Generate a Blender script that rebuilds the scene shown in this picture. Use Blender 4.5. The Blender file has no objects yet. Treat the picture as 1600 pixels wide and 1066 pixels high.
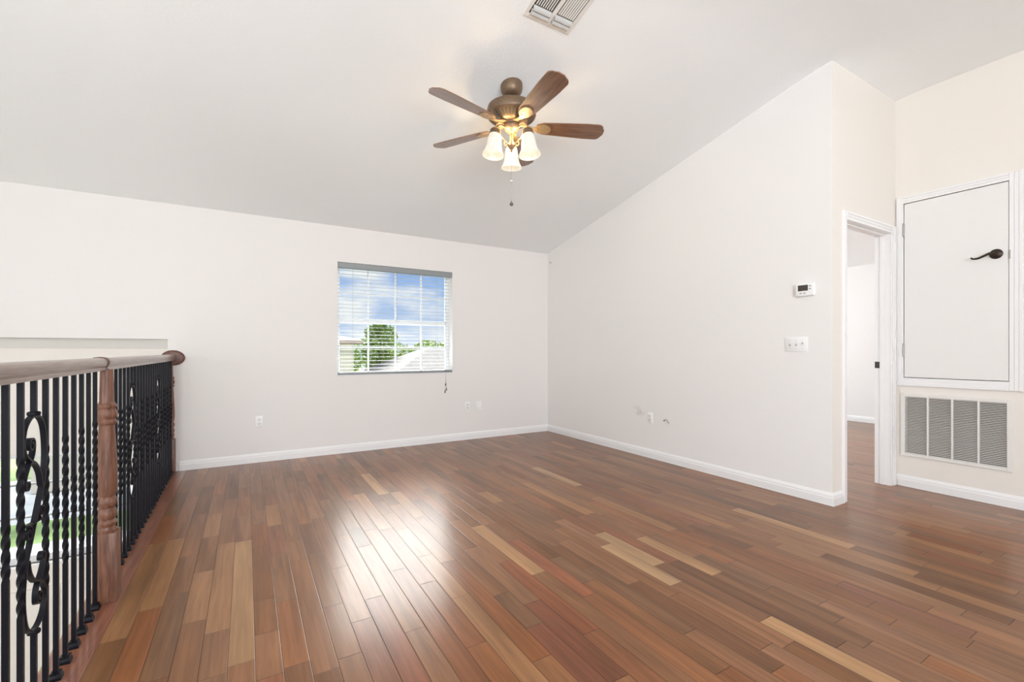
import bpy, bmesh, math, random
from mathutils import Vector, Matrix
R_ = math.radians
PI = math.pi
rnd = random.Random(7)
scn = bpy.context.scene
COL = scn.collection

# ------------------------------------------------------------------ camera
FPX, YAW, Y0, CH = 703.56, 0.5321, 548.93, 1.13
cam = bpy.data.cameras.new('camera')
cam.sensor_width = 36.0
cam.lens = FPX / 1600 * 36.0
cam.shift_y = (Y0 - 533.0) / 1600.0
cam.clip_start = 0.05
camo = bpy.data.objects.new('camera', cam)
camo.location = (0, 0, CH)
camo.rotation_euler = (PI / 2, 0, -YAW)
COL.objects.link(camo)
scn.camera = camo

# ------------------------------------------------------------------ exposure and view
scn.view_settings.view_transform = 'Standard'
scn.view_settings.look = 'None'
scn.view_settings.gamma = 1.0
scn.view_settings.use_curve_mapping = False
scn.view_settings.exposure = 0.0
scn.cycles.use_denoising = True
scn.cycles.max_bounces = 14
scn.cycles.diffuse_bounces = 8
scn.cycles.transparent_max_bounces = 16

# ------------------------------------------------------------------ world: blue low sky, a bright patch added higher up
SKY_PATCH = 58.0
w = bpy.data.worlds.new('sky')
scn.world = w
w.use_nodes = True
nt = w.node_tree
nt.nodes.clear()
N = nt.nodes.new
L = nt.links.new
out = N('ShaderNodeOutputWorld'); bg = N('ShaderNodeBackground')
tc = N('ShaderNodeTexCoord'); sep = N('ShaderNodeSeparateXYZ')
L(tc.outputs['Generated'], sep.inputs[0])
ramp = N('ShaderNodeValToRGB')
cr = ramp.color_ramp
cr.elements[0].position = 0.0; cr.elements[0].color = (0.62, 0.74, 0.92, 1)
cr.elements[1].position = 0.22; cr.elements[1].color = (0.19, 0.40, 0.86, 1)
L(sep.outputs['Z'], ramp.inputs[0])
noi = N('ShaderNodeTexNoise'); noi.inputs['Scale'].default_value = 7.0; noi.inputs['Detail'].default_value = 6.0
mp = N('ShaderNodeMapping'); mp.inputs['Scale'].default_value = (1, 1, 2.6)
L(tc.outputs['Generated'], mp.inputs[0]); L(mp.outputs[0], noi.inputs['Vector'])
cl = N('ShaderNodeValToRGB'); cl.color_ramp.elements[0].position = 0.46; cl.color_ramp.elements[1].position = 0.64
L(noi.outputs[0], cl.inputs[0])
mixc = N('ShaderNodeMix'); mixc.data_type = 'RGBA'
L(cl.outputs[0], mixc.inputs['Factor']); L(ramp.outputs[0], mixc.inputs[6]); mixc.inputs[7].default_value = (0.93, 0.95, 0.98, 1)
patch_height = N('ShaderNodeMapRange'); patch_height.interpolation_type = 'SMOOTHSTEP'
patch_height.inputs['From Min'].default_value = 0.215; patch_height.inputs['From Max'].default_value = 0.32
patch_height.inputs['To Min'].default_value = 0.0; patch_height.inputs['To Max'].default_value = 1.0
L(sep.outputs['Z'], patch_height.inputs['Value'])
cdot = N('ShaderNodeVectorMath'); cdot.operation = 'DOT_PRODUCT'             # bright patch added out of view for the floor reflection
ca_, ce_ = math.radians(16), math.radians(29)
cdot.inputs[1].default_value = (math.sin(ca_) * math.cos(ce_), math.cos(ca_) * math.cos(ce_), math.sin(ce_))
L(tc.outputs['Generated'], cdot.inputs[0])
side = N('ShaderNodeMapRange'); side.interpolation_type = 'SMOOTHSTEP'
side.inputs['From Min'].default_value = math.cos(math.radians(27)); side.inputs['From Max'].default_value = math.cos(math.radians(15))
L(cdot.outputs['Value'], side.inputs['Value'])
bmul = N('ShaderNodeMath'); bmul.operation = 'MULTIPLY'
L(patch_height.outputs[0], bmul.inputs[0]); L(side.outputs[0], bmul.inputs[1])
mix2 = N('ShaderNodeMix'); mix2.data_type = 'RGBA'
L(bmul.outputs[0], mix2.inputs['Factor']); L(mixc.outputs[2], mix2.inputs[6])
crk = N('ShaderNodeValToRGB')                       # the added patch grows brighter towards the top
ce = crk.color_ramp.elements
ce[0].position = 0.34; ce[0].color = (0.24, 0.24, 0.24, 1); ce[1].position = 0.56; ce[1].color = (1, 0.985, 0.96, 1)
L(sep.outputs['Z'], crk.inputs[0])
csc = N('ShaderNodeVectorMath'); csc.operation = 'SCALE'; csc.inputs['Scale'].default_value = SKY_PATCH
L(crk.outputs[0], csc.inputs[0]); L(csc.outputs[0], mix2.inputs[7])
L(mix2.outputs[2], bg.inputs['Color']); bg.inputs['Strength'].default_value = 1.0
L(bg.outputs[0], out.inputs[0])

# ------------------------------------------------------------------ sun and window daylight
def lamp(name, kind, loc, rot, energy, color=(1, 1, 1), sx=1.0, sy=1.0):
    l = bpy.data.lights.new(name, kind)
    l.energy = energy; l.color = color
    if kind == 'AREA':
        l.shape = 'RECTANGLE'; l.size = sx; l.size_y = sy
    o = bpy.data.objects.new(name, l)
    o.location = loc; o.rotation_euler = rot
    COL.objects.link(o)
    return o
sun = lamp('sun', 'SUN', (10, -10, 20), Vector((-0.45, 0.52, -0.73)).to_track_quat('-Z', 'Y').to_euler(), 2.3, (1, 0.96, 0.90))
sun.data.angle = R_(0.6)
# daylight of the big front windows behind the camera, the tall foyer window and the bedroom window
lamp('daylight_front', 'AREA', (0.0, -3.3, 1.6), (R_(118), 0, 0), 295, (0.92, 0.965, 1.0), 3.4, 2.2)
lamp('daylight_foyer', 'AREA', (-3.8, -0.3, 1.58), (0, R_(-92), 0), 66, (0.92, 0.965, 1.0), 0.7, 1.3)
# added fill lamp low outside the back window, in place of ground bounce
lamp('back_bounce_fill', 'AREA', (1.55, 6.15, 0.35), Vector((0, -0.62, 0.78)).to_track_quat('-Z', 'Y').to_euler(), 105, (0.93, 0.97, 1.0), 1.5, 0.8)
lamp('daylight_bedroom', 'AREA', (6.2, 6.65, 1.5), (R_(-105), 0, 0), 150, (0.82, 0.92, 1.0), 2.4, 1.5)

# ================================================================== helpers
MATS = {}
def mat(name, color, rough=0.5, metal=0.0, coat=0.0, bump=0.0, bscale=80.0, vary=0.0, spec=0.5):
    m = bpy.data.materials.new(name); m.use_nodes = True
    n = m.node_tree; p = n.nodes['Principled BSDF']
    p.inputs['Base Color'].default_value = (*color, 1)
    p.inputs['Roughness'].default_value = rough
    p.inputs['Metallic'].default_value = metal
    p.inputs['Coat Weight'].default_value = coat
    p.inputs['Specular IOR Level'].default_value = spec
    if bump or vary:
        t = n.nodes.new('ShaderNodeTexCoord')
        z = n.nodes.new('ShaderNodeTexNoise'); z.inputs['Scale'].default_value = bscale; z.inputs['Detail'].default_value = 4
        n.links.new(t.outputs['Object'], z.inputs['Vector'])
        if bump:
            b = n.nodes.new('ShaderNodeBump'); b.inputs['Strength'].default_value = bump; b.inputs['Distance'].default_value = 0.004
            n.links.new(z.outputs[0], b.inputs['Height']); n.links.new(b.outputs[0], p.inputs['Normal'])
        if vary:
            r = n.nodes.new('ShaderNodeMapRange')
            r.inputs['From Min'].default_value = 0.3; r.inputs['From Max'].default_value = 0.7
            r.inputs['To Min'].default_value = 1 - vary; r.inputs['To Max'].default_value = 1 + vary
            n.links.new(z.outputs[0], r.inputs['Value'])
            mx = n.nodes.new('ShaderNodeVectorMath'); mx.operation = 'SCALE'
            mx.inputs[0].default_value = color
            n.links.new(r.outputs[0], mx.inputs['Scale']); n.links.new(mx.outputs[0], p.inputs['Base Color'])
    MATS[name] = m
    return m

def wood(name, c1, c2, rough, scale, axis_scale, coat=0.3):
    m = mat(name, c1, rough, 0, coat)
    n = m.node_tree; p = n.nodes['Principled BSDF']
    t = n.nodes.new('ShaderNodeTexCoord'); mp = n.nodes.new('ShaderNodeMapping'); mp.inputs['Scale'].default_value = axis_scale
    z = n.nodes.new('ShaderNodeTexNoise'); z.inputs['Scale'].default_value = scale; z.inputs['Detail'].default_value = 6; z.inputs['Distortion'].default_value = 0.6
    n.links.new(t.outputs['Object'], mp.inputs[0]); n.links.new(mp.outputs[0], z.inputs['Vector'])
    r = n.nodes.new('ShaderNodeValToRGB')
    r.color_ramp.elements[0].position = 0.35; r.color_ramp.elements[0].color = (*c1, 1)
    r.color_ramp.elements[1].position = 0.65; r.color_ramp.elements[1].color = (*c2, 1)
    n.links.new(z.outputs[0], r.inputs[0]); n.links.new(r.outputs[0], p.inputs['Base Color'])
    p.inputs['Coat Roughness'].default_value = 0.15
    return m

M_wall = mat('wall_paint', (0.80, 0.775, 0.752), 0.75, bump=0.12, bscale=160, spec=0.25)
M_wallw = mat('right_wall_paint', (0.83, 0.815, 0.797), 0.75, bump=0.12, bscale=160, spec=0.25)
M_cream = mat('warm_lit_cream', (0.80, 0.762, 0.71), 0.75, bump=0.12, bscale=160, spec=0.25)  # stairwell cream; on the hall walls it puts warm light into the paint
M_ceil = mat('ceiling_paint', (0.885, 0.905, 0.91), 0.85, bump=0.25, bscale=55, spec=0.2)
M_trim = mat('trim_white', (0.84, 0.835, 0.83), 0.35)
M_door = mat('door_white', (0.80, 0.785, 0.765), 0.45)
M_vinyl = mat('window_vinyl', (0.80, 0.81, 0.82), 0.4)
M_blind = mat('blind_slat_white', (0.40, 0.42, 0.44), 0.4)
M_rail_b = mat('backlit_rail_grey', (0.27, 0.295, 0.30), 0.4)  # darkness of the backlit blind rails is put into this grey
M_cord = mat('cord_grey', (0.32, 0.31, 0.30), 0.7)
M_tassel = mat('tassel_dark', (0.10, 0.09, 0.085), 0.5)
M_iron = mat('black_iron', (0.006, 0.006, 0.009), 0.42, 0.0, spec=0.16)
M_bronze = mat('aged_bronze', (0.20, 0.135, 0.085), 0.45, 0.55, bump=0.1, bscale=120, vary=0.2)
M_dbronze = mat('dark_bronze', (0.045, 0.032, 0.022), 0.4, 0.6)
M_nickel = mat('hinge_nickel', (0.42, 0.40, 0.37), 0.4, 0.8)
M_plastic = mat('white_plastic', (0.86, 0.86, 0.85), 0.35)
M_plastic2 = mat('dull_white_plastic', (0.74, 0.74, 0.73), 0.4)  # slightly darker white for the outlet receptacles
M_screen = mat('lcd_screen', (0.055, 0.045, 0.035), 0.3)
M_button = mat('grey_button', (0.38, 0.38, 0.38), 0.5)
M_slot = mat('dark_slot', (0.05, 0.045, 0.04), 0.7)
M_ventm = mat('painted_metal', (0.76, 0.745, 0.71), 0.5)
M_fin = mat('grey_fin_metal', (0.55, 0.55, 0.54), 0.45)
M_ventcav = mat('duct_dark', (0.075, 0.06, 0.045), 0.9)
M_filter = mat('filter_grey', (0.16, 0.145, 0.125), 0.9)
M_post = wood('newel_oak', (0.115, 0.046, 0.026), (0.25, 0.115, 0.070), 0.45, 6.0, (14, 14, 1.2), 0.05)
M_hand = wood('handrail_oak', (0.15, 0.085, 0.055), (0.26, 0.16, 0.11), 0.3, 8.0, (22, 0.9, 22), 0.5)
M_cap = wood('rosette_oak', (0.10, 0.036, 0.022), (0.16, 0.065, 0.04), 0.45, 8.0, (4, 4, 4), 0.05)
M_blade = wood('fan_blade_walnut', (0.13, 0.060, 0.030), (0.235, 0.115, 0.06), 0.33, 5.0, (1.0, 9, 9), 0.7)
M_grass = mat('lawn_green', (0.34, 0.46, 0.16), 0.9, vary=0.3, bscale=1.2)
M_road = mat('pale_road', (0.80, 0.78, 0.72), 0.85, vary=0.08, bscale=2)
M_walk = mat('pale_concrete', (0.84, 0.82, 0.77), 0.85, vary=0.06, bscale=3)
M_leaf = mat('tree_leaf', (0.23, 0.34, 0.06), 0.6, vary=0.35, bscale=2.5)
M_hedge = mat('hedge_leaf', (0.30, 0.38, 0.10), 0.7, vary=0.35, bscale=1.5)
M_bark = mat('bark', (0.16, 0.12, 0.09), 0.9)
M_stucco = mat('pale_stucco', (0.50, 0.455, 0.39), 0.85)
M_tile = mat('pale_roof_tile', (0.17, 0.155, 0.14), 0.8, vary=0.15, bscale=4)
M_tile2 = mat('pinkish_roof_tile', (0.24, 0.17, 0.135), 0.8, vary=0.15, bscale=4)
M_slab = mat('slab', (0.5, 0.45, 0.4), 0.8)
M_tilefl = mat('foyer_tile', (0.70, 0.65, 0.58), 0.35)

# glass: thin clear pane
M_glass = bpy.data.materials.new('clear_glass'); M_glass.use_nodes = True
n = M_glass.node_tree; n.nodes.clear()
o_ = n.nodes.new('ShaderNodeOutputMaterial'); mx = n.nodes.new('ShaderNodeMixShader')
tr = n.nodes.new('ShaderNodeBsdfTransparent'); tr.inputs[0].default_value = (0.97, 0.985, 0.98, 1)
gl = n.nodes.new('ShaderNodeBsdfGlossy'); gl.inputs['Roughness'].default_value = 0.02
fr = n.nodes.new('ShaderNodeFresnel'); fr.inputs[0].default_value = 1.25
n.links.new(fr.outputs[0], mx.inputs[0]); n.links.new(tr.outputs[0], mx.inputs[1]); n.links.new(gl.outputs[0], mx.inputs[2]); n.links.new(mx.outputs[0], o_.inputs[0])

# frosted lamp glass, lit from inside
M_shade = bpy.data.materials.new('frosted_lamp_glass'); M_shade.use_nodes = True
n = M_shade.node_tree; p = n.nodes['Principled BSDF']
p.inputs['Base Color'].default_value = (0.55, 0.53, 0.48, 1); p.inputs['Roughness'].default_value = 0.35
tcs = n.nodes.new('ShaderNodeTexCoord'); nz = n.nodes.new('ShaderNodeTexNoise'); nz.inputs['Scale'].default_value = 22; nz.inputs['Detail'].default_value = 5; nz.inputs['Distortion'].default_value = 1.2
n.links.new(tcs.outputs['Object'], nz.inputs['Vector'])
rr = n.nodes.new('ShaderNodeValToRGB'); rr.color_ramp.elements[0].position = 0.38; rr.color_ramp.elements[0].color = (0.80, 0.69, 0.50, 1)
rr.color_ramp.elements[1].position = 0.55; rr.color_ramp.elements[1].color = (1.0, 0.93, 0.78, 1)
n.links.new(nz.outputs[0], rr.inputs[0]); n.links.new(rr.outputs[0], p.inputs['Emission Color'])
p.inputs['Emission Strength'].default_value = 0.40

# floor planks: colour, grain and joints from attributes
M_floor = bpy.data.materials.new('hardwood_planks'); M_floor.use_nodes = True
n = M_floor.node_tree; p = n.nodes['Principled BSDF']; nn = n.nodes.new; nl = n.links.new
ac = nn('ShaderNodeAttribute'); ac.attribute_name = 'plank'
ase = nn('ShaderNodeAttribute'); ase.attribute_name = 'seed'
u1 = nn('ShaderNodeUVMap'); u1.uv_map = 'e1'; u2 = nn('ShaderNodeUVMap'); u2.uv_map = 'e2'
geo = nn('ShaderNodeNewGeometry')
off = nn('ShaderNodeVectorMath'); off.operation = 'MULTIPLY_ADD'
off.inputs[1].default_value = (31.0, 17.0, 53.0)
nl(ase.outputs['Vector'], off.inputs[0]); nl(geo.outputs['Position'], off.inputs[2])
mp1 = nn('ShaderNodeMapping'); mp1.inputs['Scale'].default_value = (46, 2.2, 1); nl(off.outputs[0], mp1.inputs[0])
g1 = nn('ShaderNodeTexNoise'); g1.inputs['Scale'].default_value = 1.0; g1.inputs['Detail'].default_value = 6; g1.inputs['Distortion'].default_value = 0.8
nl(mp1.outputs[0], g1.inputs['Vector'])
mp2 = nn('ShaderNodeMapping'); mp2.inputs['Scale'].default_value = (9, 1.3, 1); nl(off.outputs[0], mp2.inputs[0])
g2 = nn('ShaderNodeTexNoise'); g2.inputs['Scale'].default_value = 1.0; g2.inputs['Detail'].default_value = 2
nl(mp2.outputs[0], g2.inputs['Vector'])
ga = nn('ShaderNodeMath'); ga.operation = 'ADD'; nl(g1.outputs[0], ga.inputs[0]); nl(g2.outputs[0], ga.inputs[1])
gm = nn('ShaderNodeMapRange'); gm.inputs['From Min'].default_value = 0.7; gm.inputs['From Max'].default_value = 1.3
gm.inputs['To Min'].default_value = 0.70; gm.inputs['To Max'].default_value = 1.24
nl(ga.outputs[0], gm.inputs['Value'])
cs = nn('ShaderNodeVectorMath'); cs.operation = 'SCALE'
nl(ac.outputs['Color'], cs.inputs[0]); nl(gm.outputs[0], cs.inputs['Scale'])
s1 = nn('ShaderNodeSeparateXYZ'); s2 = nn('ShaderNodeSeparateXYZ'); nl(u1.outputs[0], s1.inputs[0]); nl(u2.outputs[0], s2.inputs[0])
def mn(a, b):
    q = nn('ShaderNodeMath'); q.operation = 'MINIMUM'; nl(a, q.inputs[0]); nl(b, q.inputs[1]); return q.outputs[0]
ed = mn(mn(s1.outputs[0], s1.outputs[1]), mn(s2.outputs[0], s2.outputs[1]))
gr = nn('ShaderNodeMapRange'); gr.interpolation_type = 'SMOOTHSTEP'
gr.inputs['From Min'].default_value = 0.0; gr.inputs['From Max'].default_value = 0.0024
gr.inputs['To Min'].default_value = 0.30; gr.inputs['To Max'].default_value = 1.0
nl(ed, gr.inputs['Value'])
cs2 = nn('ShaderNodeVectorMath'); cs2.operation = 'SCALE'; nl(cs.outputs[0], cs2.inputs[0]); nl(gr.outputs[0], cs2.inputs['Scale'])
nl(cs2.outputs[0], p.inputs['Base Color'])
bp = nn('ShaderNodeBump'); bp.inputs['Strength'].default_value = 0.6; bp.inputs['Distance'].default_value = 0.0012
nl(gr.outputs[0], bp.inputs['Height']); nl(bp.outputs[0], p.inputs['Normal']); nl(bp.outputs[0], p.inputs['Coat Normal'])
p.inputs['Roughness'].default_value = 0.30; cwm = nn('ShaderNodeMath'); cwm.operation = 'MULTIPLY'; cwm.inputs[1].default_value = 0.42; nl(gr.outputs[0], cwm.inputs[0]); nl(cwm.outputs[0], p.inputs['Coat Weight'])
p.inputs['Specular IOR Level'].default_value = 0.08; p.inputs['Coat Roughness'].default_value = 0.225; p.inputs['Coat IOR'].default_value = 1.5

# ---------------------------------------------------------------- mesh builders
def box(bm, x0, x1, y0, y1, z0, z1, bev=0.0, seg=2):
    vs = [bm.verts.new((x, y, z)) for x in (x0, x1) for y in (y0, y1) for z in (z0, z1)]
    fs = [(0, 1, 3, 2), (4, 6, 7, 5), (0, 4, 5, 1), (2, 3, 7, 6), (0, 2, 6, 4), (1, 5, 7, 3)]
    faces = [bm.faces.new([vs[i] for i in f]) for f in fs]
    if bev:
        es = list({e for f in faces for e in f.edges})
        bmesh.ops.bevel(bm, geom=es, offset=bev, segments=seg, affect='EDGES', profile=0.5)
    return vs

def prism(bm, poly, d0, d1, plane='XZ'):
    # poly: list of 2D points; extruded along the remaining axis from d0 to d1
    def P(a, b, d):
        return {'XZ': (a, d, b), 'YZ': (d, a, b), 'XY': (a, b, d)}[plane]
    A = [bm.verts.new(P(a, b, d0)) for a, b in poly]
    B = [bm.verts.new(P(a, b, d1)) for a, b in poly]
    k = len(poly)
    f = [bm.faces.new(A), bm.faces.new(B[::-1])]
    for i in range(k):
        f.append(bm.faces.new((A[i], B[i], B[(i + 1) % k], A[(i + 1) % k])))
    bmesh.ops.recalc_face_normals(bm, faces=f)
    return A + B

def lathe(bm, prof, n=24, mtx=None, cap=True, wave=None):
    mtx = mtx or Matrix.Identity(4)
    rings = []
    for r, z in prof:
        rg = []
        for i in range(n):
            a = 2 * PI * i / n
            rg.append(bm.verts.new(mtx @ Vector((r * math.cos(a), r * math.sin(a), z))))
        rings.append(rg)
    fs = []
    for j in range(len(rings) - 1):
        for i in range(n):
            fs.append(bm.faces.new((rings[j][i], rings[j][(i + 1) % n], rings[j + 1][(i + 1) % n], rings[j + 1][i])))
    if cap:
        fs.append(bm.faces.new(rings[0])); fs.append(bm.faces.new(rings[-1]))
    bmesh.ops.recalc_face_normals(bm, faces=fs)

def tube(bm, pts, r, n=8, cap=True, closed=False):
    pts = [Vector(p_) for p_ in pts]
    rings = []
    up = Vector((0.13, 0.21, 0.97))
    K = len(pts)
    for i, p_ in enumerate(pts):
        if closed:
            t = (pts[(i + 1) % K] - pts[i - 1]).normalized()
        else:
            t = (pts[min(i + 1, K - 1)] - pts[max(i - 1, 0)]).normalized()
        if abs(t.dot(up)) > 0.98:
            up = Vector((0.97, 0.2, 0.1))
        a = t.cross(up).normalized(); b = a.cross(t).normalized(); up = b
        rad = r[i] if isinstance(r, (list, tuple)) else r
        rings.append([bm.verts.new(p_ + (a * math.cos(2 * PI * k / n) + b * math.sin(2 * PI * k / n)) * rad) for k in range(n)])
    fs = []
    for j in range(K if closed else K - 1):
        q = rings[(j + 1) % K]
        for k in range(n):
            fs.append(bm.faces.new((rings[j][k], rings[j][(k + 1) % n], q[(k + 1) % n], q[k])))
    if cap and not closed:
        fs.append(bm.faces.new(rings[0])); fs.append(bm.faces.new(rings[-1]))
    bmesh.ops.recalc_face_normals(bm, faces=fs)

def ribbon(bm, pts2, wid, thk):
    # flat bar bent in the YZ plane: pts2 = (a, z), wid across x, thk in plane
    pts2 = [Vector((p_[0], p_[1])) for p_ in pts2]
    rings = []
    K = len(pts2)
    for i, p_ in enumerate(pts2):
        t = (pts2[min(i + 1, K - 1)] - pts2[max(i - 1, 0)]).normalized()
        nrm = Vector((-t.y, t.x))
        rg = []
        for sx, sn in ((-1, -1), (1, -1), (1, 1), (-1, 1)):
            q = p_ + nrm * sn * thk / 2
            rg.append(bm.verts.new((sx * wid / 2, q.x, q.y)))
        rings.append(rg)
    fs = []
    for j in range(K - 1):
        for k in range(4):
            fs.append(bm.faces.new((rings[j][k], rings[j][(k + 1) % 4], rings[j + 1][(k + 1) % 4], rings[j + 1][k])))
    fs.append(bm.faces.new(rings[0])); fs.append(bm.faces.new(rings[-1]))
    bmesh.ops.recalc_face_normals(bm, faces=fs)

def crom(pts, m=8):
    P = [Vector(p_) for p_ in pts]
    P = [P[0] * 2 - P[1]] + P + [P[-1] * 2 - P[-2]]
    o = []
    for i in range(1, len(P) - 2):
        for k in range(m):
            t = k / m
            o.append(0.5 * ((2 * P[i]) + (P[i + 1] - P[i - 1]) * t + (2 * P[i - 1] - 5 * P[i] + 4 * P[i + 1] - P[i + 2]) * t * t
                            + (3 * P[i] - P[i - 1] - 3 * P[i + 1] + P[i + 2]) * t ** 3))
    o.append(P[-2])
    return o

def link(o, parent=None):
    COL.objects.link(o)
    if parent is not None:
        o.parent = parent
    return o

def obj(name, bm, m, parent=None, smooth=35, recalc=False):
    if recalc:
        bmesh.ops.recalc_face_normals(bm, faces=bm.faces)
    me = bpy.data.meshes.new(name)
    bm.to_mesh(me); bm.free()
    for q in (m if isinstance(m, (list, tuple)) else [m]):
        me.materials.append(q)
    if smooth:
        me.polygons.foreach_set('use_smooth', [True] * len(me.polygons))
        me.set_sharp_from_angle(angle=R_(smooth))
    return link(bpy.data.objects.new(name, me), parent)

def tag(o, label, cat, group=None, kind=None):
    o['label'] = label; o['category'] = cat
    if group: o['group'] = group
    if kind: o['kind'] = kind
    return o

def struct(name, bm, m, parent=None, label=None, smooth=35):
    o = obj(name, bm, m, parent, smooth)
    if parent is None:
        o['kind'] = 'structure'
        if label: o['label'] = label; 
    return o

def thing(name, label, cat, loc=(0, 0, 0), rotz=0.0, group=None, kind=None):
    o = bpy.data.objects.new(name, None)
    o.empty_display_size = 0.1
    o.location = loc; o.rotation_euler = (0, 0, rotz)
    COL.objects.link(o)
    return tag(o, label, cat, group, kind)

def NB(): return bmesh.new()

# ================================================================== room dimensions
D, RX, E, H = 5.259, 3.684, 1.646, 4.756       # back wall, right wall, recess wall, hall wall
ZB, ZF = 2.512, 3.271                          # ceiling height at the back wall / flat part
SL = (ZF - ZB) / (D - E)
XL, YF, ZLOW, XE = -3.6, -3.0, -2.9, -0.638    # foyer wall, front wall, foyer floor, edge of upper floor
WX0, WX1, WZ0, WZ1 = 0.863, 2.228, 0.852, 2.120
def zc(y): return ZB + SL * (D - y) if y > E else ZF
RD = 5.35                                       # stairwell wall sits a little deeper

# ------------------------------------------------------------------ floor (planks)
W = 0.0865
XS = 0.718
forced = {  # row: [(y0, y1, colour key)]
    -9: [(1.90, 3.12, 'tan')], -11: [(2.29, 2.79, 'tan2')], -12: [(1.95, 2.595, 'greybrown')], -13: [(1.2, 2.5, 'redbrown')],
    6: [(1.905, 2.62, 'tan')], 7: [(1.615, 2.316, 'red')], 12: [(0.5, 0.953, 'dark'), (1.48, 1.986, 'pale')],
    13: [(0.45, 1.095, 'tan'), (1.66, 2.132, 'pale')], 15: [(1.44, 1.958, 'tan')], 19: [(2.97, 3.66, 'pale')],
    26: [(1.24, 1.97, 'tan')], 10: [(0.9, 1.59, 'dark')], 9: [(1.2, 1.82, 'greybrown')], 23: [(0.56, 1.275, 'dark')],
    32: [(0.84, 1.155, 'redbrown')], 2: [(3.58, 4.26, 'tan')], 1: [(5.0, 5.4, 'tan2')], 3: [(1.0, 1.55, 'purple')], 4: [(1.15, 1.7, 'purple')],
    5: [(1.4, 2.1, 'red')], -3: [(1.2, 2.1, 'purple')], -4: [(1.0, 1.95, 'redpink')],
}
def srgb(r, g, b):
    f = lambda c: c / 12.92 if c <= 0.04045 else ((c + 0.055) / 1.055) ** 2.4
    return (f(r / 255), f(g / 255), f(b / 255))
PAL = {
    'mid': srgb(150, 108, 82), 'mid2': srgb(158, 116, 90), 'brown': srgb(138, 98, 74), 'dark': srgb(106, 73, 55),
    'greybrown': srgb(122, 94, 75), 'redbrown': srgb(142, 90, 66), 'red': srgb(146, 84, 66), 'tan': srgb(196, 154, 112),
    'pale': srgb(206, 168, 126), 'tan2': srgb(176, 132, 96), 'purple': srgb(128, 76, 70), 'redpink': srgb(150, 96, 78), 'orange': srgb(164, 108, 76),
}
pool = ['mid'] * 7 + ['mid2'] * 6 + ['brown'] * 5 + ['greybrown'] * 3 + ['redbrown'] * 3 + ['tan2'] * 3 + ['orange'] * 2 + ['dark'] + ['redpink']
FM = srgb(176, 114, 56)
verts = []; faces = []; cols = []; seeds = []; e1 = []; e2 = []
def plank(x0, x1, y0, y1, key):
    b = len(verts)
    verts.extend([(x0, y0, 0), (x1, y0, 0), (x1, y1, 0), (x0, y1, 0)])
    faces.append((b, b + 1, b + 2, b + 3))
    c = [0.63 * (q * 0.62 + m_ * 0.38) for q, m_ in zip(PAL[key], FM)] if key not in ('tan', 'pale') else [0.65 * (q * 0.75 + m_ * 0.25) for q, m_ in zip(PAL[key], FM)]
    j = rnd.uniform(0.93, 1.07); h_ = rnd.uniform(-0.006, 0.006)
    cols.append((max(c[0] * j + h_, 0.02), c[1] * j, max(c[2] * j - h_ * 0.5, 0.015), 1)); seeds.append((rnd.random(), rnd.random(), rnd.random()))
    w_, l_ = x1 - x0, y1 - y0
    e1.append([(0, 0), (w_, 0), (w_, l_), (0, l_)]); e2.append([(w_, l_), (0, l_), (0, 0), (w_, 0)])
def row(x0, x1, ya, yb, fr):
    y = ya
    fr = sorted(fr)
    while y < yb - 1e-6:
        nxt = [f for f in fr if f[1] > y + 1e-6]
        if nxt and abs(nxt[0][0] - y) < 1e-6:
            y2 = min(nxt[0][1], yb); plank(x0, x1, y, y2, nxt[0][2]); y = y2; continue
        lim = nxt[0][0] if nxt else yb
        y2 = y + rnd.choice((0.3, 0.42, 0.5, 0.6, 0.75, 0.9, 1.05)) * rnd.uniform(0.9, 1.1)
        if lim - y2 < 0.22: y2 = lim if lim - y < 1.2 else lim - 0.4
        y2 = min(y2, lim)
        plank(x0, x1, y, y2, rnd.choice(pool)); y = y2
i = -14
while True:
    x0 = XS + i * W; x1 = x0 + W
    if x0 > 8.45: break
    if x1 < RX + 0.05:
        ya, yb = YF, 5.30
    elif x1 < H + 0.1:
        ya, yb = YF, 6.5
    else:
        ya, yb = E + 0.06, 6.5
    off_ = rnd.uniform(0, 0.5)
    row(x0, x1, ya + 0 * off_, yb, forced.get(i, []))
    i += 1
me = bpy.data.meshes.new('floor')
me.from_pydata(verts, [], faces)
ca = me.color_attributes.new('plank', 'FLOAT_COLOR', 'CORNER')
ca.data.foreach_set('color', [v for c in cols for _ in range(4) for v in c])
sa = me.attributes.new('seed', 'FLOAT_VECTOR', 'FACE')
sa.data.foreach_set('vector', [v for s in seeds for v in s])
for nm, ee in (('e1', e1), ('e2', e2)):
    uv = me.uv_layers.new(name=nm)
    uv.data.foreach_set('uv', [v for f in ee for q in f for v in q])
me.materials.append(M_floor)
fl = link(bpy.data.objects.new('floor', me)); fl['kind'] = 'structure'
fl['label'] = 'glossy mixed-tone hardwood plank floor'
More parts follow.
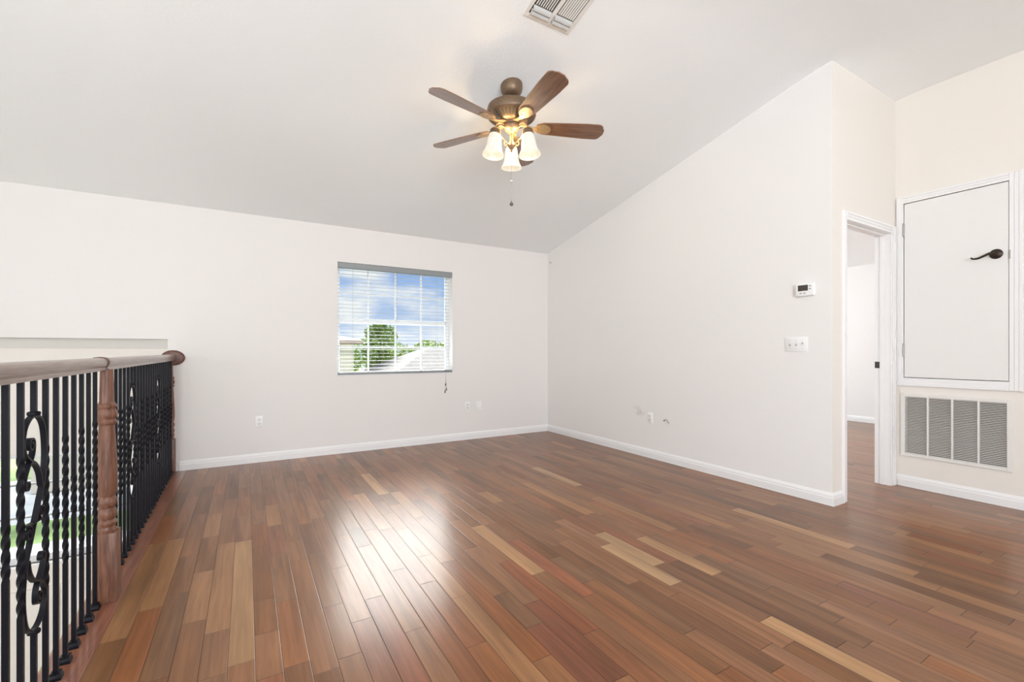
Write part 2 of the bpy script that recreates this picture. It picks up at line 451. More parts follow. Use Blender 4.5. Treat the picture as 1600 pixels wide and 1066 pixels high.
# floor nosing board at the stairwell edge, slab underneath
bm = NB()
prof = [(-0.4935, 0.0), (-0.628, 0.0), (-0.636, -0.003), (-0.641, -0.010), (-0.641, -0.018), (-0.636, -0.024), (-0.628, -0.026), (-0.4935, -0.026)]
prism(bm, prof, YF, D - 0.002, 'XZ')
M_nose = wood('nosing_wood', srgb(120, 72, 54), srgb(150, 98, 74), 0.3, 5.0, (9, 0.8, 9), 0.6)
struct('trim_1', bm, M_nose, label='reddish wooden floor edge board under the railing')
bm = NB()
box(bm, XE + 0.005, RX + 0.06, YF, D, -0.30, -0.028)
box(bm, RX + 0.061, H + 0.1, YF, 6.5, -0.30, -0.002)
box(bm, H + 0.101, 8.45, E + 0.06, 6.5, -0.30, -0.002)
struct('floor_slab', bm, M_slab)
bm = NB(); box(bm, XL, XE, YF, RD, ZLOW - 0.1, ZLOW); struct('floor_foyer', bm, M_tilefl)
bm = NB(); box(bm, XE + 0.006, XE + 0.1, YF, D, ZLOW, -0.302); struct('wall_under_landing', bm, M_wall)

# ------------------------------------------------------------------ walls
def rects_with_hole(x0, x1, z0, z1, holes):
    xs = sorted({x0, x1, *[h for q in holes for h in q[:2]]}); o = []
    for a, b in zip(xs, xs[1:]):
        hs = sorted([q for q in holes if q[0] <= a + 1e-6 and q[1] >= b - 1e-6], key=lambda q: q[2])
        z = z0
        for q in hs:
            if q[2] > z + 1e-6: o.append((a, b, z, q[2]))
            z = q[3]
        if z < z1 - 1e-6: o.append((a, b, z, z1))
    return o
bm = NB()
for a, b, z0, z1 in rects_with_hole(XE, RX + 0.12, 0.0, ZB + 0.0, [(WX0, WX1, WZ0, WZ1)]):
    box(bm, a, b, D, D + 0.2, z0, z1)
box(bm, XL, XE, D, D + 0.2, 1.243, ZB)
box(bm, XE, RX, D, D + 0.2, ZLOW, 0.0)
bmesh.ops.remove_doubles(bm, verts=bm.verts, dist=1e-5)
struct('wall_back', bm, M_wall, smooth=0)
SW = (-3.15, -0.79, -0.67, 0.255)       # lower stairwell window
bm = NB()
for a, b, z0, z1 in rects_with_hole(XL, XE, ZLOW, 1.243, [SW]):
    box(bm, a, b, RD, D + 0.2, z0, z1)
bmesh.ops.remove_doubles(bm, verts=bm.verts, dist=1e-5)
struct('wall_stairwell', bm, M_cream, smooth=0)
# low panelling of the stairwell wall, below its window
bm = NB()
for a, b in ((XL, -1.415), (-1.410, -1.395), (-1.390, XE)):
    box(bm, a, b, RD - 0.012, RD, ZLOW, -0.885, 0.002)
struct('trim_2', bm, M_cream)
bm = NB(); box(bm, XL, XE, RD - 0.010, RD, 1.157, 1.243, 0.001, 1)  # thin grey band set along the top of the recess
struct('grey_band', bm, mat('grey_band_paint', (0.66, 0.64, 0.60), 0.7))
# right wall: its top follows the ceiling slope
bm = NB()
prism(bm, [(E, 0), (D, 0), (D, zc(D)), (E, ZF)], RX, RX + 0.12, 'YZ')
n = M_wallw.node_tree; p = n.nodes['Principled BSDF']     # grey scuff beside the outlet
tcx = n.nodes.new('ShaderNodeTexCoord'); vd = n.nodes.new('ShaderNodeVectorMath'); vd.operation = 'SUBTRACT'; vd.inputs[1].default_value = (RX, 3.545, 0.475)
vs_ = n.nodes.new('ShaderNodeVectorMath'); vs_.operation = 'MULTIPLY'; vs_.inputs[1].default_value = (9, 8, 16)
vl = n.nodes.new('ShaderNodeVectorMath'); vl.operation = 'LENGTH'
nz = n.nodes.new('ShaderNodeTexNoise'); nz.inputs['Scale'].default_value = 14; nz.inputs['Detail'].default_value = 4
n.links.new(tcx.outputs['Object'], vd.inputs[0]); n.links.new(vd.outputs[0], vs_.inputs[0]); n.links.new(vs_.outputs[0], vl.inputs[0]); n.links.new(tcx.outputs['Object'], nz.inputs['Vector'])
m1 = n.nodes.new('ShaderNodeMapRange'); m1.inputs['From Min'].default_value = 1.0; m1.inputs['From Max'].default_value = 0.3
n.links.new(vl.outputs['Value'], m1.inputs['Value'])
m2 = n.nodes.new('ShaderNodeMapRange'); m2.inputs['From Min'].default_value = 0.45; m2.inputs['From Max'].default_value = 0.62
n.links.new(nz.outputs[0], m2.inputs['Value'])
mm = n.nodes.new('ShaderNodeMath'); mm.operation = 'MULTIPLY'; n.links.new(m1.outputs[0], mm.inputs[0]); n.links.new(m2.outputs[0], mm.inputs[1])
mk = n.nodes.new('ShaderNodeMix'); mk.data_type = 'RGBA'; mk.inputs[6].default_value = p.inputs['Base Color'].default_value[:]; mk.inputs[7].default_value = (0.66, 0.64, 0.61, 1)
n.links.new(mm.outputs[0], mk.inputs['Factor']); n.links.new(mk.outputs[2], p.inputs['Base Color'])
bm.normal_update()
for f in bm.faces:
    if f.normal.y < -0.9: f.material_index = 1
struct('wall_right', bm, [M_wallw, M_cream], smooth=0)
# wall of the hall recess with its doorway
DX0, DX1, DZ = 3.882, 4.66, 2.125
bm = NB()
for a, b, z0, z1 in rects_with_hole(RX + 0.12, H, 0.0, ZF, [(DX0, DX1, 0.0, DZ)]):
    box(bm, a, b, E, E + 0.11, z0, z1)
struct('wall_recess', bm, M_cream, smooth=0)
bm = NB()
AD = (0.975, 1.597, 0.905, 2.372)
GV = (0.985, 1.585, 0.278, 0.755)
for a, b, z0, z1 in rects_with_hole(YF, E, 0.0, ZF, [AD, GV]):
    box(bm, H, H + 0.12, a, b, z0, z1)
box(bm, H, H + 0.12, E, E + 0.11, 0, ZF)
struct('wall_hall', bm, M_cream, smooth=0)
bm = NB()
box(bm, H + 0.121, H + 0.6, 0.9, 1.75, 0.2, 0.25); box(bm, H + 0.58, H + 0.6, 0.9, 1.75, 0.25, 2.45)
box(bm, H + 0.121, H + 0.58, 0.9, 0.92, 0.25, 2.45); box(bm, H + 0.121, H + 0.58, 1.73, 1.75, 0.25, 2.45); box(bm, H + 0.121, H + 0.58, 0.92, 1.73, 2.43, 2.45)
struct('wall_closet', bm, M_filter, smooth=0)
# front wall (behind the camera) and foyer wall with their windows
bm = NB()
for a, b, z0, z1 in rects_with_hole(XL, H, ZLOW, ZF, [(-1.8, 1.8, 0.45, 2.75)]):
    box(bm, a, b, YF - 0.15, YF, z0, z1)
struct('wall_front', bm, M_wall, smooth=0)
bm = NB()
for a, b, z0, z1 in rects_with_hole(YF, D + 0.2, ZLOW, ZF, [(-1.1, 0.5, 1.1, 2.1)]):
    if z1 > ZF - 0.01 and b > E + 0.01:
        a2 = max(a, E)
        if a < E: box(bm, XL - 0.12, XL, a, E, z0, z1)
        prism(bm, [(a2, z0), (b, z0), (b, zc(b)), (a2, zc(a2))], XL - 0.12, XL, 'YZ')
    else:
        box(bm, XL - 0.12, XL, a, b, z0, z1)
struct('wall_left', bm, M_wall, smooth=0)
# ceiling: slope over the room, flat over the hall
bm = NB()
arc = []
for q in range(13):
    tq = -1 + q / 6
    arc.append((E - tq * 0.3, ZF - SL * 0.3 * (1 - tq) ** 2 / 4))
prism(bm, [(D + 0.2, zc(D + 0.2))] + arc + [(YF - 0.15, ZF), (YF - 0.15, ZF + 0.15), (E, ZF + 0.15), (D + 0.2, zc(D + 0.2) + 0.15)], XL - 0.12, H + 0.12, 'YZ')
struct('ceiling', bm, M_ceil, smooth=30)
# bedroom behind the doorway
bm = NB()
box(bm, 8.45, 8.57, E + 0.11, 6.5, 0, 2.5); struct('wall_bedroom_far', bm, M_wallw, smooth=0)
bm = NB()
for a, b, z0, z1 in rects_with_hole(RX + 0.121, 8.45, 0, 2.5, [(5.0, 7.4, 0.75, 2.25)]):
    box(bm, a, b, 6.5, 6.62, z0, z1)
box(bm, RX + 0.121, RX + 0.20, E + 0.111, 6.5, 0, 2.5); box(bm, H + 0.601, 8.45, E, E + 0.11, 0, 2.5); box(bm, H + 0.121, H+0.601, E + 0.105, E + 0.11, 0, 2.5)
struct('wall_bedroom_side', bm, M_wallw, smooth=0)
bm = NB(); box(bm, RX + 0.121, 8.57, E + 0.111, 6.62, 2.5, 2.6); struct('ceiling_bedroom', bm, M_ceil, smooth=0)

# ------------------------------------------------------------------ baseboards
BBP = [(0, 0), (0.015, 0), (0.015, 0.055), (0.012, 0.062), (0.012, 0.072), (0.007, 0.084), (0.003, 0.092), (0, 0.092)]
def baseboard(name, p0, p1, nx, ny, m0=0.0, m1=0.0):
    bm = NB(); A = Vector((*p0, 0)); B = Vector((*p1, 0)); nrm = Vector((nx, ny, 0)); t = (B - A).normalized()
    v0 = [bm.verts.new(A + nrm * d + t * (d * m0) + Vector((0, 0, z))) for d, z in BBP]
    v1 = [bm.verts.new(B + nrm * d + t * (d * m1) + Vector((0, 0, z))) for d, z in BBP]
    k = len(BBP); fs = [bm.faces.new(v0), bm.faces.new(v1[::-1])]
    for i in range(k):
        fs.append(bm.faces.new((v0[i], v1[i], v1[(i + 1) % k], v0[(i + 1) % k])))
    bmesh.ops.recalc_face_normals(bm, faces=fs)
    struct(name, bm, M_trim, smooth=20)
baseboard('baseboard_back', (XE + 0.09, D), (RX, D), 0, -1, 0, -1)
baseboard('baseboard_right', (RX, D), (RX, E), -1, 0, 1, 1)
baseboard('baseboard_recess', (RX, E), (3.826, E), 0, -1, -1, 0)
baseboard('baseboard_hall', (H, E), (H, YF), -1, 0, 1, 0)
baseboard('baseboard_bedroom', (8.45, 6.5), (8.45, E + 0.2), -1, 0)

# ------------------------------------------------------------------ doorway trim
d1 = bpy.data.objects.new('door_1', None); COL.objects.link(d1); d1['kind'] = 'structure'; d1['label'] = 'white cased doorway opening to the bedroom'
def casing_strip(bm, u0, u1, v0, v1, vert, put, flip=False):
    # stepped casing: three steps across the width
    steps = [(0.0, 0.28, 0.017), (0.28, 0.62, 0.013), (0.62, 1.0, 0.010)]
    for a, b, t in steps:
        if flip: a, b = 1 - b, 1 - a
        if vert: put(bm, u0 + (u1 - u0) * a, u0 + (u1 - u0) * b, v0, v1, t)
        else: put(bm, u0, u1, v0 + (v1 - v0) * a, v0 + (v1 - v0) * b, t)
def putE(bm, u0, u1, v0, v1, t): box(bm, u0, u1, E - t, E, v0, v1, 0.0015, 1)
bm = NB()
casing_strip(bm, 3.828, 3.884, 0.0, 2.182, True, putE)
casing_strip(bm, 4.658, 4.727, 0.0, 2.182, True, putE, True)
casing_strip(bm, 3.884, 4.658, 2.120, 2.182, False, putE, True)
obj('casing', bm, M_trim, d1)
bm = NB()
box(bm, DX0, DX0 + 0.008, E + 0.001, E + 0.109, 0, DZ); box(bm, DX1 - 0.008, DX1, E + 0.001, E + 0.109, 0, DZ); box(bm, DX0 + 0.008, DX1 - 0.008, E + 0.001, E + 0.109, DZ - 0.008, DZ)
box(bm, DX0 + 0.008, DX0 + 0.019, E + 0.035, E + 0.07, 0, DZ - 0.008, 0.001, 1); box(bm, DX1 - 0.019, DX1 - 0.008, E + 0.035, E + 0.07, 0, DZ - 0.008, 0.001, 1)
box(bm, DX0 + 0.019, DX1 - 0.019, E + 0.035, E + 0.07, DZ - 0.019, DZ - 0.008, 0.001, 1)
obj('jamb', bm, M_trim, d1)
bm = NB(); box(bm, DX1 - 0.0105, DX1 - 0.0078, E + 0.073, E + 0.107, 0.985, 1.04, 0.001, 1)
box(bm, DX1 - 0.012, DX1 - 0.0100, E + 0.082, E + 0.098, 1.0, 1.025)
sp = obj('strike_plate', bm, M_slot, d1); sp['label'] = 'dark metal strike plate'

# ------------------------------------------------------------------ hall closet door
d2 = bpy.data.objects.new('door_2', None); d2.location = (H, 1.286, 0.842); COL.objects.link(d2); d2['kind'] = 'structure'
d2['label'] = 'white flat closet door with bronze lever above the return grille'
def sub(o, parent):
    o.parent = parent; o.matrix_parent_inverse = Matrix.Translation(parent.location).inverted()
    return o
def putH(bm, u0, u1, v0, v1, t): box(bm, H - t, H, u0, u1, v0, v1, 0.0015, 1)
bm = NB()
casing_strip(bm, 1.590, 1.634, 0.842, 2.422, True, putH, True)
casing_strip(bm, 0.912, 0.982, 0.842, 2.422, True, putH)
casing_strip(bm, 0.982, 1.590, 2.366, 2.422, False, putH, True)
casing_strip(bm, 0.982, 1.590, 0.842, 0.908, False, putH)
sub(obj('casing', bm, M_trim), d2)
bm = NB(); box(bm, H - 0.006, H + 0.03, 0.9855, 1.586, 0.913, 2.361, 0.002, 1)
pn = sub(obj('door_panel', bm, M_door), d2)
bm = NB()
for z in (2.147, 1.14):
    tube(bm, [(H - 0.011, 1.589, z - 0.048), (H - 0.011, 1.589, z + 0.048)], 0.0065, 10)
    for s in (-1, 1): lathe(bm, [(0.004, 0), (0.006, 0.003), (0.004, 0.008)], 10, Matrix.Translation((H - 0.011, 1.589, z + (0.048 if s > 0 else -0.056))))
hg = sub(obj('hinge', bm, M_nickel), d2)
bm = NB()
hx, hy, hz = H - 0.008, 1.047, 1.845
lathe(bm, [(0.036, 0), (0.036, 0.005), (0.031, 0.010), (0.018, 0.013), (0.012, 0.016), (0.012, 0.042), (0.010, 0.045)], 24, Matrix.Translation((hx, hy, hz)) @ Matrix.Rotation(-PI / 2, 4, 'Y'))
lev = crom([(hx - 0.040, hy, hz), (hx - 0.043, hy + 0.025, hz + 0.003), (hx - 0.044, hy + 0.055, hz - 0.010), (hx - 0.044, hy + 0.085, hz - 0.022), (hx - 0.044, hy + 0.112, hz - 0.022), (hx - 0.046, hy + 0.124, hz - 0.012)], 6)
tube(bm, lev, [0.010 - 0.0045 * k / (len(lev) - 1) for k in range(len(lev))], 10)
hd = sub(obj('handle', bm, M_dbronze), d2); hd['label'] = 'dark bronze curved lever handle'
bm = NB(); box(bm, H - 0.014, H - 0.003, 0.975, 0.983, 1.80, 1.862, 0.001, 1)
sub(obj('latch', bm, M_nickel), d2)

# ------------------------------------------------------------------ return air grille
g = thing('return_air_grille', 'large white louvered return air grille low on the hall wall', 'vent', (H, 1.286, 0.254))
gy0, gy1, gz0, gz1 = 0.963, 1.610, 0.256, 0.778
bm = NB()
for a in ((gy0, gy0 + 0.03, gz0, gz1), (gy1 - 0.03, gy1, gz0, gz1), (gy0 + 0.03, gy1 - 0.03, gz0, gz0 + 0.026), (gy0 + 0.03, gy1 - 0.03, gz1 - 0.026, gz1)):
    box(bm, H - 0.012, H, *a, 0.002, 1)
sub(obj('frame', bm, M_ventm), g)
bm = NB()
nsl = 37
for k in range(nsl):
    z = gz0 + 0.030 + (gz1 - gz0 - 0.062) * k / (nsl - 1)
    prism(bm, [(H - 0.0105, z - 0.0012), (H - 0.0098, z - 0.0022), (H - 0.0005, z + 0.0022), (H - 0.0012, z + 0.0032)], gy0 + 0.03, gy1 - 0.03, 'XZ')
sub(obj('louver', bm, M_ventm, smooth=0), g)
for k in (1, 2, 3):
    y = gy0 + 0.03 + (gy1 - gy0 - 0.06) * k / 4
    bm = NB(); box(bm, H - 0.0125, H - 0.002, y - 0.006, y + 0.006, gz0 + 0.026, gz1 - 0.026, 0.001, 1)
    sub(obj('divider', bm, M_ventm), g)
bm = NB(); box(bm, H + 0.05, H + 0.075, gy0 + 0.024, gy1 - 0.027, gz0 + 0.024, gz1 - 0.025)  # dark sheet set behind the louvers
fo = sub(obj('air_filter', bm, M_filter), g); fo['label'] = 'dark filter sheet behind the louvers'

# ------------------------------------------------------------------ thermostat, switches, outlets
t = thing('thermostat', 'white wall thermostat with small dark screen, above the triple light switch', 'thermostat', (RX, 1.825, 1.60))
bm = NB(); box(bm, RX - 0.026, RX, 1.755, 1.896, 1.549, 1.648, 0.010, 3); sub(obj('body', bm, M_plastic), t)
bm = NB(); box(bm, RX - 0.0275, RX - 0.0255, 1.800, 1.872, 1.590, 1.634, 0.0008, 1); sub(obj('screen', bm, M_screen), t)
for (ya, za) in ((1.786, 1.623), (1.786, 1.603), (1.852, 1.572), (1.825, 1.572)):
    bm = NB(); box(bm, RX - 0.0275, RX - 0.0255, ya - 0.008, ya + 0.008, za - 0.0045, za + 0.0045, 0.0007, 1); sub(obj('button', bm, M_button), t)
t = thing('light_switch', 'white triple toggle light switch plate beside the hall corner', 'light switch', (RX, 1.895, 1.183))
bm = NB(); box(bm, RX - 0.006, RX, 1.812, 1.978, 1.126, 1.240, 0.003, 2); sub(obj('switch_plate', bm, M_plastic), t)
for ky, up in ((1.849, -1), (1.895, 1), (1.941, 1)):
    bm = NB(); box(bm, RX - 0.0075, RX - 0.005, ky - 0.006, ky + 0.006, 1.170, 1.196)
    sl = sub(obj('toggle_slot', bm, M_button), t)
    bm = NB()
    z = 1.183 + up * 0.004
    prism(bm, [(RX - 0.007, z - 0.006), (RX - 0.017, z + up * 0.006 - 0.003), (RX - 0.017, z + up * 0.006 + 0.003), (RX - 0.007, z + 0.006)], ky - 0.004, ky + 0.004, 'XZ')
    sub(obj('toggle', bm, M_plastic), t)
    for zz in (1.152, 1.214):
        bm = NB(); lathe(bm, [(0.0025, 0), (0.002, 0.001)], 8, Matrix.Translation((RX - 0.006, ky, zz)) @ Matrix.Rotation(-PI / 2, 4, 'Y'))
        sub(obj('screw', bm, M_button), t)
def outlet(label, cx, cz, wall, plate=M_plastic):
    # built facing -Y then turned for the right wall
    loc = (cx, D, cz) if wall == 'back' else (RX, cx, cz)
    t = thing('wall_outlet', label, 'outlet', loc, 0 if wall == 'back' else -PI / 2)
    bm = NB(); box(bm, -0.035, 0.035, -0.006, 0, -0.057, 0.057, 0.003, 2); obj('outlet_plate', bm, plate, t)
    for s in (-1, 1):
        bm = NB()
        pr = [(0.0165 * math.cos(a), s * 0.0205 + max(-0.013, min(0.013, 0.0165 * math.sin(a)))) for a in [2 * PI * q / 20 for q in range(20)]]
        prism(bm, pr, -0.008, -0.005, 'XZ')
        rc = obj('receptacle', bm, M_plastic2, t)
        bm = NB()
        z = s * 0.0205
        box(bm, -0.0075, -0.0055, -0.0086, -0.0075, z - 0.003, z + 0.006); box(bm, 0.0055, 0.0075, -0.0086, -0.0075, z - 0.003, z + 0.006)
        lathe(bm, [(0.0022, 0), (0.0022, 0.001)], 8, Matrix.Translation((0, -0.0076, z - 0.008)) @ Matrix.Rotation(PI / 2, 4, 'X'))
        obj('slot', bm, M_slot, rc)
    bm = NB(); lathe(bm, [(0.003, 0), (0.002, 0.0012)], 8, Matrix.Translation((0, -0.006, 0)) @ Matrix.Rotation(PI / 2, 4, 'X')); obj('screw', bm, M_button, t)
    return t
outlet('white duplex outlet on the back wall nearest the railing', 0.108, 0.412, 'back')
outlet('white duplex outlet on the back wall below the blind cord, beside the blank plate', 2.431, 0.425, 'back')
outlet('white duplex outlet low on the right wall', 3.369, 0.424, 'right')
t = thing('blank_wall_plate', 'white blank cover plate on the back wall beside an outlet', 'wall plate', (2.595, D, 0.423))
bm = NB(); box(bm, -0.036, 0.036, -0.006, 0, -0.058, 0.058, 0.003, 2); obj('cover_plate', bm, M_plastic, t)
for zz in (-0.03, 0.03):
    bm = NB(); lathe(bm, [(0.003, 0), (0.002, 0.0012)], 8, Matrix.Translation((0, -0.006, zz)) @ Matrix.Rotation(PI / 2, 4, 'X')); obj('screw', bm, M_button, t)
# cable poking from a hole right of the outlet
t = thing('loose_cable', 'short dark cable stub poking from a hole in the right wall', 'cable', (RX, 3.15, 0.42))
bm = NB()
tube(bm, crom([(0.004, 0.035, -0.002), (-0.012, 0.022, 0.004), (-0.016, 0.0, 0.016), (-0.014, -0.022, 0.004), (-0.012, -0.035, -0.022)], 6), 0.0035, 8); obj('cable', bm, M_cord, t)
bm = NB(); lathe(bm, [(0.008, 0), (0.007, 0.003), (0.004, 0.004)], 12, Matrix.Translation((0, 0.035, -0.002)) @ Matrix.Rotation(-PI / 2, 4, 'Y')); obj('grommet', bm, M_slot, t)
bm = NB()
lathe(bm, [(0.010, 0), (0.010, 0.004), (0.006, 0.010), (0.008, 0.018), (0.004, 0.022)], 12, Matrix.Rotation(-PI / 2, 4, 'Y'))
o = obj('wall_hook', bm, M_button); o.location = (RX, 5.18, 2.375); tag(o, 'small grey hook high in the corner of the right wall', 'hook')

# ------------------------------------------------------------------ window 1 with panes
w1 = bpy.data.objects.new('window_1', None); w1.location = (0, 0, 0); COL.objects.link(w1); w1['kind'] = 'structure'; w1['label'] = 'white sash window with grid bars in the back wall'
fy0, fy1 = D + 0.115, D + 0.175
bm = NB()
fw = 0.04
for a in ((WX0, WX0 + fw, WZ0, WZ1), (WX1 - fw, WX1, WZ0, WZ1), (WX0 + fw, WX1 - fw, WZ0, WZ0 + fw), (WX0 + fw, WX1 - fw, WZ1 - fw, WZ1)):
    box(bm, a[0], a[1], fy0, fy1, a[2], a[3], 0.003, 1)
zm = 0.5 * (WZ0 + WZ1) - 0.005
box(bm, WX0 + fw, WX1 - fw, fy0, fy1, zm - 0.027, zm + 0.027, 0.003, 1)
obj('window_frame', bm, M_vinyl, w1)
bm = NB()
gx0, gx1 = WX0 + fw, WX1 - fw
for k in (1, 2, 3):
    x = gx0 + (gx1 - gx0) * k / 4
    box(bm, x - 0.009, x + 0.009, fy0 + 0.015, fy0 + 0.035, WZ0 + fw, zm - 0.027, 0.002, 1); box(bm, x - 0.009, x + 0.009, fy0 + 0.015, fy0 + 0.035, zm + 0.027, WZ1 - fw, 0.002, 1)
for z in (0.5 * (WZ0 + fw + zm - 0.027), 0.5 * (zm + 0.027 + WZ1 - fw)):
    box(bm, gx0, gx1, fy0 + 0.016, fy0 + 0.034, z - 0.009, z + 0.009, 0.002, 1)
obj('muntin', bm, M_vinyl, w1)
for z0, z1 in ((WZ0 + fw, zm - 0.027), (zm + 0.027, WZ1 - fw)):
    bm = NB(); box(bm, gx0, gx1, fy0 + 0.038, fy0 + 0.042, z0, z1); obj('pane', bm, M_glass, w1, smooth=0)
bm = NB(); box(bm, WX0, WX1, D - 0.004, fy0, WZ0, WZ0 + 0.012, 0.003, 1); obj('sill', bm, M_trim, w1)
# ------------------------------------------------------------------ blind
bl = thing('window_blind', 'white open horizontal slat blind hanging in the back window', 'blind', (0.5 * (WX0 + WX1), D + 0.04, WZ0 + 0.02))
bx0, bx1 = WX0 + 0.008, WX1 - 0.035
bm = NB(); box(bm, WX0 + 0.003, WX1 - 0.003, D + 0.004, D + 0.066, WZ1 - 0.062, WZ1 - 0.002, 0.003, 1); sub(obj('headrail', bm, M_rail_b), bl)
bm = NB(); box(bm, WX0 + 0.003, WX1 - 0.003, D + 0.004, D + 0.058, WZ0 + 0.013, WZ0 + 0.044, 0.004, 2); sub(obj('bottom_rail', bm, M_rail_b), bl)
bm = NB()
ns = 27
for k in range(ns):
    z = WZ0 + 0.082 + (WZ1 - 0.085 - WZ0 - 0.082) * k / (ns - 1)
    prism(bm, [(D + 0.019, z - 0.0005), (D + 0.035, z + 0.0008), (D + 0.051, z - 0.0005), (D + 0.051, z + 0.0021), (D + 0.035, z + 0.0034), (D + 0.019, z + 0.0021)], bx0, bx1, 'YZ')
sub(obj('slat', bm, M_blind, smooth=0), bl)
bm = NB()
for x in (bx0 + 0.16, 0.5 * (bx0 + bx1), bx1 - 0.16):
    for y in (D + 0.009, D + 0.061):
        tube(bm, [(x, y, WZ0 + 0.04), (x, y, WZ1 - 0.06)], 0.0009, 5)
sub(obj('ladder_cord', bm, M_cord), bl)
cx = 2.135
bm = NB()
for k, zb_ in enumerate((0.700, 0.640, 0.612)):
    x = cx + (-0.003, 0.008, -0.010)[k]
    tube(bm, [(cx, D + 0.002, WZ1 - 0.05), (cx, D - 0.004, WZ0 + 0.1), (cx, D - 0.010, WZ0 - 0.06), (x, D - 0.010, zb_ + 0.03)], 0.0012, 6)
pc = sub(obj('pull_cord', bm, M_cord), bl)
for k, zb_ in enumerate((0.700, 0.640, 0.612)):
    x = cx + (-0.003, 0.008, -0.010)[k]
    bm = NB(); lathe(bm, [(0.002, 0.036), (0.004, 0.032), (0.0075, 0.006), (0.008, 0.002), (0.006, 0.0)], 12, Matrix.Translation((x, D - 0.010, zb_)))
    ta = obj('tassel', bm, M_tassel, pc)

# ------------------------------------------------------------------ window 2 (stairwell, lower)
w2 = bpy.data.objects.new('window_2', None); COL.objects.link(w2); w2['kind'] = 'structure'; w2['label'] = 'lower stairwell window seen through the balusters'
bm = NB(); x0, x1, z0, z1 = SW
for a in ((x0, x0 + 0.035, z0, z1), (x1 - 0.035, x1, z0, z1), (x0 + 0.035, x1 - 0.035, z0, z0 + 0.06), (x0 + 0.035, x1 - 0.035, z1 - 0.03, z1)):
    box(bm, a[0], a[1], RD + 0.03, RD + 0.08, a[2], a[3], 0.003, 1)
obj('window_frame', bm, M_vinyl, w2)
bm = NB()
for z in (-0.005, -0.285): box(bm, x0 + 0.035, x1 - 0.035, RD + 0.045, RD + 0.065, z - 0.008, z + 0.008, 0.002, 1)
obj('muntin', bm, mat('grey_muntin', (0.35, 0.36, 0.36), 0.5), w2)
bm = NB(); box(bm, x0 + 0.035, x1 - 0.035, RD + 0.066, RD + 0.07, z0 + 0.06, z1 - 0.03); obj('pane', bm, M_glass, w2, smooth=0)
bm = NB(); box(bm, x0 - 0.02, x1 + 0.02, RD - 0.02, RD + 0.03, z0 - 0.02, z0, 0.004, 2); obj('sill', bm, M_trim, w2)

# ------------------------------------------------------------------ railing
SPC = 0.0975; YK = 2.62; KEND = 27
def rxp(y): return -0.566 - 0.0115 * (y - 2.1)
rail = thing('stair_railing', 'wood and black iron railing along the stairwell edge', 'railing', (0, 0, 0))
RT, RB = 1.100, 1.043
bm = NB()
hp = [(-0.024, 0.0), (0.024, 0.0), (0.024, 0.010), (0.021, 0.014), (0.026, 0.022), (0.030, 0.032), (0.030, 0.040), (0.026, 0.049), (0.017, 0.055), (0.0, 0.057),
      (-0.017, 0.055), (-0.026, 0.049), (-0.030, 0.040), (-0.030, 0.032), (-0.026, 0.022), (-0.021, 0.014), (-0.024, 0.010)]
ya, yb = 0.9, D - 0.022
A = [bm.verts.new((rxp(ya) + a, ya, RB + b)) for a, b in hp]; B = [bm.verts.new((rxp(yb) + a, yb, RB + b)) for a, b in hp]
bm.faces.new(A); bm.faces.new(B[::-1])
for i in range(len(hp)): bm.faces.new((A[i], B[i], B[(i + 1) % len(hp)], A[(i + 1) % len(hp)]))
obj('handrail', bm, M_hand, rail, recalc=True)
# rosette on the wall
bm = NB()
mt = Matrix.Translation((rxp(D) + 0.004, D, RB + 0.024)) @ Matrix.Diagonal((1.3, 1.0, 1, 1)) @ Matrix.Rotation(PI / 2, 4, 'X')
lathe(bm, [(0.072, 0), (0.072, 0.010), (0.069, 0.016), (0.060, 0.021), (0.050, 0.022)], 36, mt)
obj('rosette', bm, M_cap, rail)
def newel(y, dx=0.023):
    x = rxp(y) + dx
    bm = NB()
    box(bm, x - 0.042, x + 0.042, y - 0.042, y + 0.042, 0.0, 0.310, 0.003, 2)
    prof = [(0.040, 0.308), (0.041, 0.318), (0.034, 0.322), (0.031, 0.334), (0.036, 0.344), (0.038, 0.352), (0.034, 0.360), (0.030, 0.366), (0.034, 0.374), (0.037, 0.384),
            (0.037, 0.396), (0.033, 0.410), (0.028, 0.418), (0.033, 0.426), (0.038, 0.440), (0.038, 0.452), (0.033, 0.462), (0.030, 0.470), (0.035, 0.484), (0.0385, 0.520), (0.0385, 0.56),
            (0.036, 0.64), (0.032, 0.72), (0.0285, 0.785), (0.029, 0.795), (0.036, 0.802), (0.037, 0.810), (0.032, 0.816), (0.031, 0.822), (0.037, 0.830), (0.038, 0.842), (0.038, 0.850),
            (0.033, 0.862), (0.031, 0.868), (0.036, 0.876), (0.036, 0.886), (0.029, 0.893), (0.0265, 0.902), (0.0255, 0.95), (0.0235, 1.03), (0.0235, RB + 0.004)]
    lathe(bm, prof, 28, Matrix.Translation((x, y, 0)))
    return obj('newel_post', bm, M_post, rail)
newel(YK + SPC * 0.85); newel(D - 0.046, -0.016)
# rail fitting over the post
bm = NB()
yp = YK + SPC * 0.85
for dy0, dy1, sc in ((-0.022, -0.012, 1.05), (-0.012, 0.012, 1.11), (0.012, 0.022, 1.05)):
    A = [bm.verts.new((rxp(yp) + a * sc, yp + dy0, RB + 0.028 + (b - 0.028) * sc * 1.04)) for a, b in hp]; B = [bm.verts.new((rxp(yp) + a * sc, yp + dy1, RB + 0.028 + (b - 0.028) * sc * 1.04)) for a, b in hp]
    bm.faces.new(A); bm.faces.new(B[::-1])
    for i in range(len(hp)): bm.faces.new((A[i], B[i], B[(i + 1) % len(hp)], A[(i + 1) % len(hp)]))
obj('rail_cap', bm, M_cap, rail, recalc=True)
